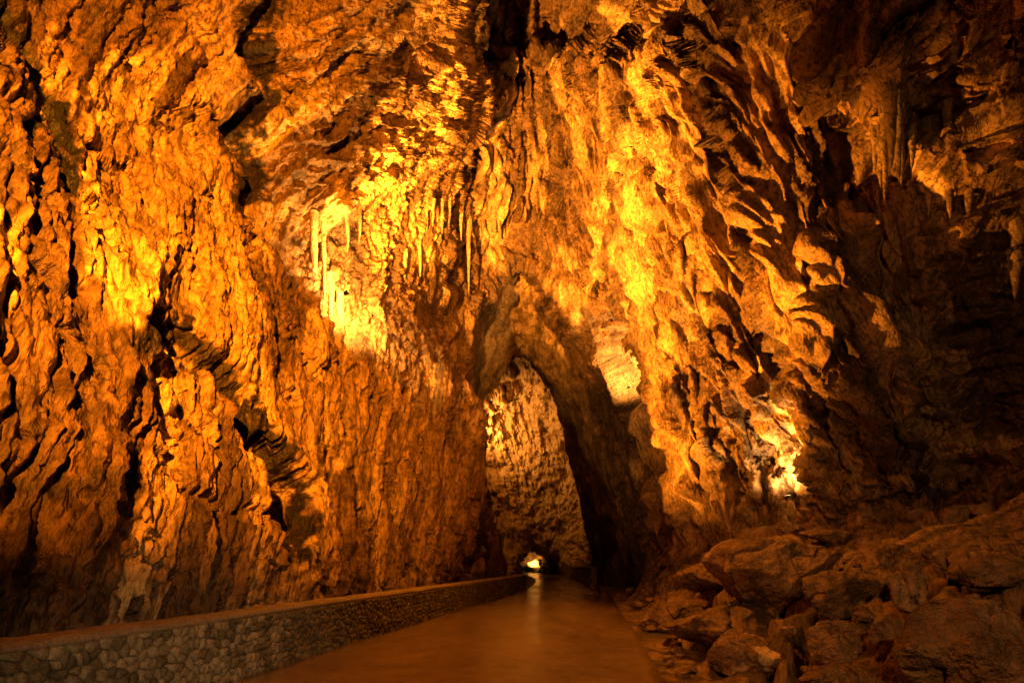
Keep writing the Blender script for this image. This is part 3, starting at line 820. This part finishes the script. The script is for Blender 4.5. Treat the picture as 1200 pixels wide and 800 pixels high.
# rubble stones: cells around scattered seeds, each with its own edges, dome and projection
def clip_poly(poly, a, b, c):
    out = []
    for k in range(len(poly)):
        p, q = poly[k], poly[(k + 1) % len(poly)]
        dp = a * p[0] + b * p[1] - c; dq = a * q[0] + b * q[1] - c
        if dp <= 0: out.append(p)
        if dp * dq < 0:
            t = dp / (dp - dq); out.append((p[0] + t * (q[0] - p[0]), p[1] + t * (q[1] - p[1])))
    return out
r_ = np.random.default_rng(3)
seeds = []
rows = 8; hz = 0.85 / rows
row = 0
for k in range(rows):
    u = r_.uniform(0, .15)
    while u < LEN:
        wdt = r_.choice([r_.uniform(.05, .10), r_.uniform(.09, .16), r_.uniform(.14, .26)])
        seeds.append((u + wdt / 2, 0.0 + (k + .5) * hz + r_.uniform(-.055, .055), wdt)); u += wdt
seeds = np.array(seeds); seeds = seeds[np.argsort(seeds[:, 0])]
stones = []
for k in range(len(seeds)):
    u, z, _ = seeds[k]
    poly = [(u - .25, -0.02), (u + .25, -0.02), (u + .25, .842), (u - .25, .842)]
    lo, hi = np.searchsorted(seeds[:, 0], [u - .42, u + .42])
    for j in range(lo, hi):
        if j == k: continue
        du, dz = seeds[j, 0] - u, (seeds[j, 1] - z)
        mx, mz = (seeds[j, 0] + u) / 2, (seeds[j, 1] + z) / 2
        l = math.hypot(du, dz); gap = 0.005
        poly = clip_poly(poly, du / l, dz / l, (du * mx + dz * mz) / l - gap)
        if len(poly) < 3: break
    if len(poly) < 3: continue
    poly = np.array(poly)
    poly[:, 0] = np.clip(poly[:, 0], 0.01, LEN - 0.01)
    c = poly.mean(0)
    # cut the corners so that no stone is a bare polygon
    pp = []
    for a_ in range(len(poly)):
        p, q = poly[a_], poly[(a_ + 1) % len(poly)]
        e1, e2 = r_.uniform(.06, .3, 2); pp += [p * (1 - e1) + q * e1, p * e2 + q * (1 - e2)]
    poly = np.array(pp)
    if np.ptp(poly[:, 0]) < .03 or np.ptp(poly[:, 1]) < .03: continue
    proud = r_.uniform(-.008, .022)
    n = len(poly)
    rings = []
    for sc_, off in ((1.0, 0.05), (0.985, 0.004 - proud * .5), (0.88, -0.008 - proud), ):
        pr = c + (poly - c) * sc_
        rings.append(np.column_stack([pr, np.full(n, off) + (r_.uniform(-.004, .004, n) if off < 0 else 0)]))
    rings.append(np.array([[c[0], c[1], -0.012 - proud * 1.1]]))
    L3 = np.concatenate(rings)
    x, y, tx, ty = wall_pt(L3[:, 0])
    W = np.column_stack([x - ty * L3[:, 2], y + tx * L3[:, 2], L3[:, 1]])
    fs = []
    for rI in range(2):
        for a_ in range(n):
            b_ = (a_ + 1) % n
            fs.append((rI * n + a_, rI * n + b_, (rI + 1) * n + b_, (rI + 1) * n + a_))
    for a_ in range(n): fs.append((2 * n + a_, 2 * n + (a_ + 1) % n, 3 * n))
    stones.append((W, fs))
near = [k for k, (W, _) in enumerate(stones) if W[:, 1].mean() > 4.2]
near = set(near[:300])
bv, bf, o_ = [], [], 0
for k, (W, fs) in enumerate(stones):
    if k in near:
        c = W.mean(0)
        obj('stone', mesh_from('stone', W - c, fs, M_STONE), parent=parapet, loc=c - PBASE)
    else:
        bv.append(W - PBASE); bf += [tuple(i + o_ for i in f_) for f_ in fs]; o_ += len(W)
obj('stones_beyond', mesh_from('stones_beyond', np.concatenate(bv), bf, M_STONE), parent=parapet, kind='stuff')

# low wall on the right of the road beyond the arch
fy = np.linspace(45, 66, 60); fx = np.interp(fy, ry, R_) + 0.25
fw = obj('low_wall', None, loc=(float(fx[30]), float(fy[30]), 0), label='low cement wall on the right road edge beyond the rock arch', cat='wall')
def fstrip(prof):
    pr = np.array(prof); V = np.zeros((60, len(pr), 3))
    V[:, :, 0] = fx[:, None] + pr[None, :, 0]; V[:, :, 1] = fy[:, None]; V[:, :, 2] = pr[None, :, 1]
    Vf = V.reshape(-1, 3); Vf += 0.02 * fbm(Vf, .8, 2, off=2.)[:, None]
    id_ = np.arange(len(Vf)).reshape(60, -1)
    q = np.stack([id_[:-1], id_[1:], np.roll(id_, -1, 1)[1:], np.roll(id_, -1, 1)[:-1]], 2).reshape(-1, 4)
    return Vf - np.array(fw.location), [tuple(f) for f in q] + [tuple(id_[0]), tuple(id_[-1][::-1])]
v, f = fstrip([(0, -.1), (0, 1.2), (.45, 1.2), (.45, -.1)]); obj('core', mesh_from('core', v, f, M_COPING, False), parent=fw)
v, f = fstrip([(-.04, 1.18), (-.04, 1.27), (.1, 1.31), (.4, 1.31), (.49, 1.27), (.49, 1.18)]); obj('coping', mesh_from('coping', v, f, M_COPING), parent=fw)

# ------------------------------------------------------------------ boulders
import bmesh
_ico = {}
def ico(n):
    if n not in _ico:
        bm = bmesh.new(); bmesh.ops.create_icosphere(bm, subdivisions=n, radius=1.0)
        bm.verts.ensure_lookup_table()
        _ico[n] = (np.array([v.co[:] for v in bm.verts]), np.array([[v.index for v in f_.verts] for f_ in bm.faces])); bm.free()
    return _ico[n]
def rock_shape(dims, seed, sub=5, facets=8, rough=1.0, cut=0.26):
    V, Fc = ico(sub); V = V.copy()
    g = np.random.default_rng(seed)
    for _ in range(facets):
        n = g.normal(size=3); n /= np.linalg.norm(n); c = g.uniform(1 - cut - .28, 1 - cut * .3)
        d = V @ n - c
        V -= np.outer(np.where(d > 0, d * .97, 0), n)
    V *= 1 + 0.16 * fbm(V, 1.0, 2, off=seed * 1.37)[:, None]
    V *= np.array(dims) / 2
    m = float(np.mean(dims))
    N = V / (np.linalg.norm(V, axis=1)[:, None] + 1e-6)
    dd = rough * (0.045 * m * fbm(V, m * .3, 5, off=seed * .77, gain=.55) - 0.07 * m * sstep(.06, 0, np.abs(fbm(V, m * .55, 2, off=seed * 2.1))))
    return V + N * dd[:, None], Fc

_bx, _by = project(BP)
_bx[BP[:, 1] < 2.5] = -9999
def bank(x, y):
    d = np.hypot(_bx - x, _by - y); c = np.where(d < d.min() + 2.0)[0]; return BP[c[np.argmin(BP[c, 1])]].copy()
def boulder(name, box, seed, label, group=None, mat=None, dep=0.8, sub=5, sink=0.25, yaw=0.0, cat='boulder', **kw):
    x0, y0, x1, y1 = box
    p = bank((x0 + x1) / 2, y1 - 0.12 * (y1 - y0))
    d = p[1]
    w = (x1 - x0) / F * d; h = (y1 - y0) / F * d
    dims = (w * 1.05, w * dep, h)
    V, Fc = rock_shape(dims, seed, sub, **kw)
    V[:, 2] = np.maximum(V[:, 2], -h * .6)
    me = mesh_from(name, V, Fc, mat or M_BOULD)
    zc = CH + (HOR - (y0 + y1) / 2) / F * d
    o = obj(name, me, loc=((x0 + x1) / 2 * d / F - 600 / F * d, d + w * dep * .18, zc - 0.18 * h), label=label, cat=cat, group=group)
    return o
BL = [
    ((752, 684, 838, 738), 11, 'dark squat boulder at the edge of the road beside the buttress foot', 6),
    ((836, 612, 1006, 706), 12, 'broad smooth brown slab leaning below the bright lamp niche', 6),
    ((795, 696, 972, 750), 13, 'long flat dark slab lying across the front of the boulder pile', 6),
    ((838, 722, 925, 795), 14, 'angular block with a pale cream blotch on its face', 6),
    ((955, 712, 1026, 776), 15, 'ochre rounded boulder next to the cream blotched block', 6),
    ((1018, 708, 1066, 772), 16, 'upright grey brown boulder with a dark top beside the ochre boulder', 5),
    ((1060, 676, 1250, 830), 17, 'very large smooth reddish brown boulder sloping down to the right', 6),
    ((960, 765, 1120, 840), 18, 'wide low brown boulder in front of the large reddish one', 6),
    ((994, 612, 1068, 690), 19, 'domed brown boulder at the foot of the dim pillar', 6),
    ((944, 656, 1046, 722), 20, 'big dull brown boulder in the middle of the pile', 6),
    ((1086, 538, 1124, 570), 21, 'pinkish rounded boulder perched on top of the rubble', 5),
    ((868, 604, 930, 656), 22, 'rounded block just below the brightest lamp niche', 5),
    ((800, 648, 880, 694), 23, 'tilted brown boulder wedged against the ribbed buttress', 5),
    ((944, 606, 1012, 636), 24, 'flat layered slab with a shadowed gap under it', 5),
    ((1130, 640, 1215, 690), 25, 'low rounded boulder behind the large reddish brown one', 5),
]
for box, sd_, lb, sub in BL:
    boulder('boulder', box, sd_, lb, sub=sub, mat=M_BLOTCH if 'cream' in lb and 'block' in lb and 'angular' in lb else None)
g_ = np.random.default_rng(5)
for k in range(22):
    cx = 1075 + (k % 8) * 17 + g_.uniform(-7, 7); cy = 596 + (k // 8) * 26 + g_.uniform(-6, 6)
    w = g_.uniform(16, 34); h = w * g_.uniform(.7, 1.1)
    boulder('boulder', (cx - w / 2, cy - h / 2, cx + w / 2, cy + h / 2), 60 + k, 'small brown stone in the rubble heaped against the dark alcove', 'rubble stones below the alcove', sub=4)
for k in range(18):
    cy = 694 + (k * 5.6) + g_.uniform(-3, 3)
    ed = np.interp(cy, [690, 697, 712, 745, 800], [712, 716, 727, 748, 783])
    cx = ed + g_.uniform(16, 44); w = g_.uniform(7, 17) * (1 + (cy - 690) / 160)
    boulder('stone', (cx - w / 2, cy - w * .4, cx + w / 2, cy + w * .3), 90 + k, 'small loose stone on the dirt verge at the right road edge', 'loose stones on the verge', sub=3, cat='stone')
for k in range(30):
    cx = g_.uniform(800, 1190); cy = g_.uniform(650, 790); w = g_.uniform(14, 40); h = w * g_.uniform(.45, .75)
    if cx < 780 + (cy - 690) * .5: cx += 60
    boulder('stone', (cx - w / 2, cy - h / 2, cx + w / 2, cy + h / 2), 300 + k, 'angular broken stone wedged between the larger boulders of the bank', 'broken stones between the boulders', sub=4, cat='stone')
# pale knobbly flowstone lump
kn = obj('flowstone_lump', None, label='pale peach knobbly flowstone lump between the brown boulders', cat='flowstone')
kp = bank(1070, 712); kn.location = kp
for k, (x, y, w, h) in enumerate(((1048, 690, 10, 34), (1058, 700, 11, 30), (1068, 684, 12, 46), (1078, 694, 12, 36), (1072, 672, 10, 26), (1063, 712, 16, 14))):
    d = kp[1] - .1; V, Fc = rock_shape((w / F * d * 1.3, w / F * d * 1.3, h / F * d * 1.2), 140 + k, 4, facets=2)
    obj('knob', mesh_from('knob', V, Fc, M_PEACH), parent=kn, loc=pix(x, y, d) - kp)
# the far pale rock that the last lamp lights up
V, Fc = rock_shape((2.6, 1.8, 3.8), 200, 5)
obj('pale_rock', mesh_from('pale_rock', V, Fc, M_PALE), loc=(3.9, 101, 1.1), label='pale rock lit almost white at the far end of the road', cat='rock')

# ------------------------------------------------------------------ stalactites
def stalactite(x, y0, y1, wpx, label, group=None, mat=None, m=None, seed=0, lean=0.0, depth=None):
    p, n = surf(x, y0, m)
    if depth: p, n = pix(x, y0, depth), np.zeros(3)
    d = p[1] - 0.05
    Ln = (y1 - y0) / F * d + .35; w = wpx / F * d
    nr, ns = 46, 16
    tt = np.linspace(0, 1, nr); th = np.linspace(0, 2 * np.pi, ns, endpoint=False)
    r = w / 2 * (1.25 * (1 - tt) ** .75 + .10) * (1 - .9 * sstep(.93, 1.0, tt))
    R = r[:, None] * np.ones(ns)[None, :]
    V = np.stack([R * np.cos(th), R * np.sin(th), -Ln * tt[:, None] * np.ones(ns)], 2).reshape(-1, 3)
    q = V + seed * 7.7
    bump = 1 + 0.30 * fbm(q * np.array([1, 1, .35]), w * .9 + .02, 3, off=seed) + .18 * np.abs(fbm(q * np.array([.3, .3, 1]), .16, 2, off=seed + 2))
    V[:, :2] *= bump[:, None]
    V[:, 0] += 0.25 * w * fbm(np.stack([V[:, 2] * 0, V[:, 2] * 0 + seed, V[:, 2]], 1), Ln * .5, 2, off=seed) + lean * V[:, 2]
    id_ = np.arange(nr * ns).reshape(nr, ns)
    fq = np.stack([id_[:-1], np.roll(id_, -1, 1)[:-1], np.roll(id_, -1, 1)[1:], id_[1:]], 2).reshape(-1, 4)
    faces = [tuple(f_) for f_ in fq] + [tuple(id_[0]), tuple(id_[-1][::-1])]
    o = obj('stalactite', mesh_from('stalactite', V, faces, mat or M_ROCK), loc=p - n * (w * .22) + np.array([0, 0, .35]), label=label, cat='stalactite', group=group)
    return o
for k, (x, a_, b_, w) in enumerate(((1024, 165, 208, 8), (1030, 150, 222, 9), (1037, 140, 240, 10), (1045, 118, 205, 12), (1053, 110, 218, 11), (1061, 122, 222, 10), (1068, 165, 200, 9))):
    stalactite(x, a_, b_, w, 'stalactite in the lit cluster hanging before the dark alcove', 'lit stalactite cluster by the alcove', seed=k)
for k, (x, a_, b_, w) in enumerate(((1092, 140, 176, 8), (1107, 122, 172, 9), (1085, 230, 258, 6), (1112, 232, 264, 7), (1120, 235, 252, 5), (1137, 225, 260, 9), (1190, 262, 350, 14))):
    stalactite(x, a_, b_, w, 'short dim stalactite under a ledge of the dark alcove', 'stalactites under the alcove ledges', M_ROCKD if False else None, seed=20 + k)
for k, (x, a_, b_, w) in enumerate(((553, 262, 350, 5), (544, 255, 285, 4), (520, 240, 272, 5), (512, 244, 268, 4), (503, 250, 275, 4), (531, 236, 270, 4), (566, 262, 284, 4), (578, 262, 290, 5), (586, 262, 282, 4), (495, 290, 335, 4), (478, 300, 340, 5))):
    stalactite(x, a_, b_, w, 'slender stalactite hanging left of the arch point', 'slender stalactites left of the arch point', seed=40 + k)

for k, (x, a_, b_, w) in enumerate(((372, 262, 392, 7), (381, 264, 360, 5), (391, 330, 408, 6), (401, 352, 428, 7), (411, 256, 300, 5), (424, 252, 290, 5))):
    stalactite(x, a_, b_, w, 'slender stalactite hanging before the glowing niche in the left wall', 'stalactites before the glowing niche', seed=70 + k)

for grp, wd in (('lit stalactite cluster by the alcove', 'longest stalactite of the lit cluster before the dark alcove'),
                ('stalactites under the alcove ledges', 'long thick stalactite hanging alone deep in the dark alcove'),
                ('slender stalactites left of the arch point', 'longest and thinnest stalactite left of the arch point'),
                ('stalactites before the glowing niche', 'longest stalactite hanging at the edge of the glowing niche')):
    c_ = [o for o in COL.objects if o.get('group') == grp]
    big = max(c_, key=lambda o: max(v.co.z for v in o.data.vertices) - min(v.co.z for v in o.data.vertices))
    big['label'] = wd

# ------------------------------------------------------------------ floodlight housings
M_METAL, nt_, bs_ = new_mat('dark_metal'); bs_.inputs['Base Color'].default_value = (.03, .03, .03, 1); bs_.inputs['Roughness'].default_value = .5; bs_.inputs['Metallic'].default_value = .6
M_GLASS, nt_, bs_ = new_mat('lamp_glass'); bs_.inputs['Base Color'].default_value = (.8, .7, .5, 1); bs_.inputs['Emission Color'].default_value = (1, .6, .2, 1); bs_.inputs['Emission Strength'].default_value = 12
def boxmesh(name, sx, sy, sz, mat, bev=.01):
    bm = bmesh.new(); bmesh.ops.create_cube(bm, size=1.0)
    bmesh.ops.scale(bm, vec=(sx, sy, sz), verts=bm.verts)
    bmesh.ops.bevel(bm, geom=bm.edges[:], offset=bev, segments=2, affect='EDGES')
    me = bpy.data.meshes.new(name); bm.to_mesh(me); bm.free(); me.materials.append(mat); return me
H_ME, G_ME, Y_ME, A_ME = boxmesh('housing', .34, .26, .12, M_METAL), boxmesh('glass', .30, .22, .012, M_GLASS, .003), boxmesh('yoke', .40, .04, .02, M_METAL, .004), boxmesh('arm', .03, .03, .6, M_METAL, .004)
LBL = ['floodlight in the glowing niche of the left wall', 'floodlight in the bright recess right of the arch', 'floodlight behind the boulders at the buttress foot', 'floodlight on the left side of the chamber behind the arch', 'floodlight beside the pale rock at the far end of the road', 'added floodlight behind the stone parapet, brightening the buttress']
for (loc, tgt, foot), lb in zip(LAMPS, LBL):
    loc = loc - (tgt - loc) / np.linalg.norm(tgt - loc) * .05
    r = obj('floodlight', None, loc=loc, label=lb, cat='floodlight', group='cave floodlights')
    r.scale = (.45, .45, .45)
    r.rotation_euler = (Vector(tgt) - Vector(loc)).to_track_quat('-Z', 'Y').to_euler()
    obj('housing', H_ME, r, (0, 0, .14)); obj('glass', G_ME, r, (0, 0, .075)); obj('yoke', Y_ME, r, (0, 0, .22)); 
    if foot is None: foot = loc - np.array([0, 0, .75])
    dv = Vector(foot - loc); ln = dv.length
    a_ = obj('arm', A_ME, r); a_.scale = (1, 1, (ln + .2) / .6 / .45)
    a_.matrix_parent_inverse.identity()
    q_ = r.rotation_euler.to_quaternion().inverted() @ dv.to_track_quat('Z', 'Y')
    a_.rotation_mode = 'QUATERNION'; a_.rotation_quaternion = q_
    a_.location = (r.rotation_euler.to_quaternion().inverted() @ (dv * .5)) / .45 + Vector((0, 0, .2))
print('all built', round(time.time() - T0, 1))
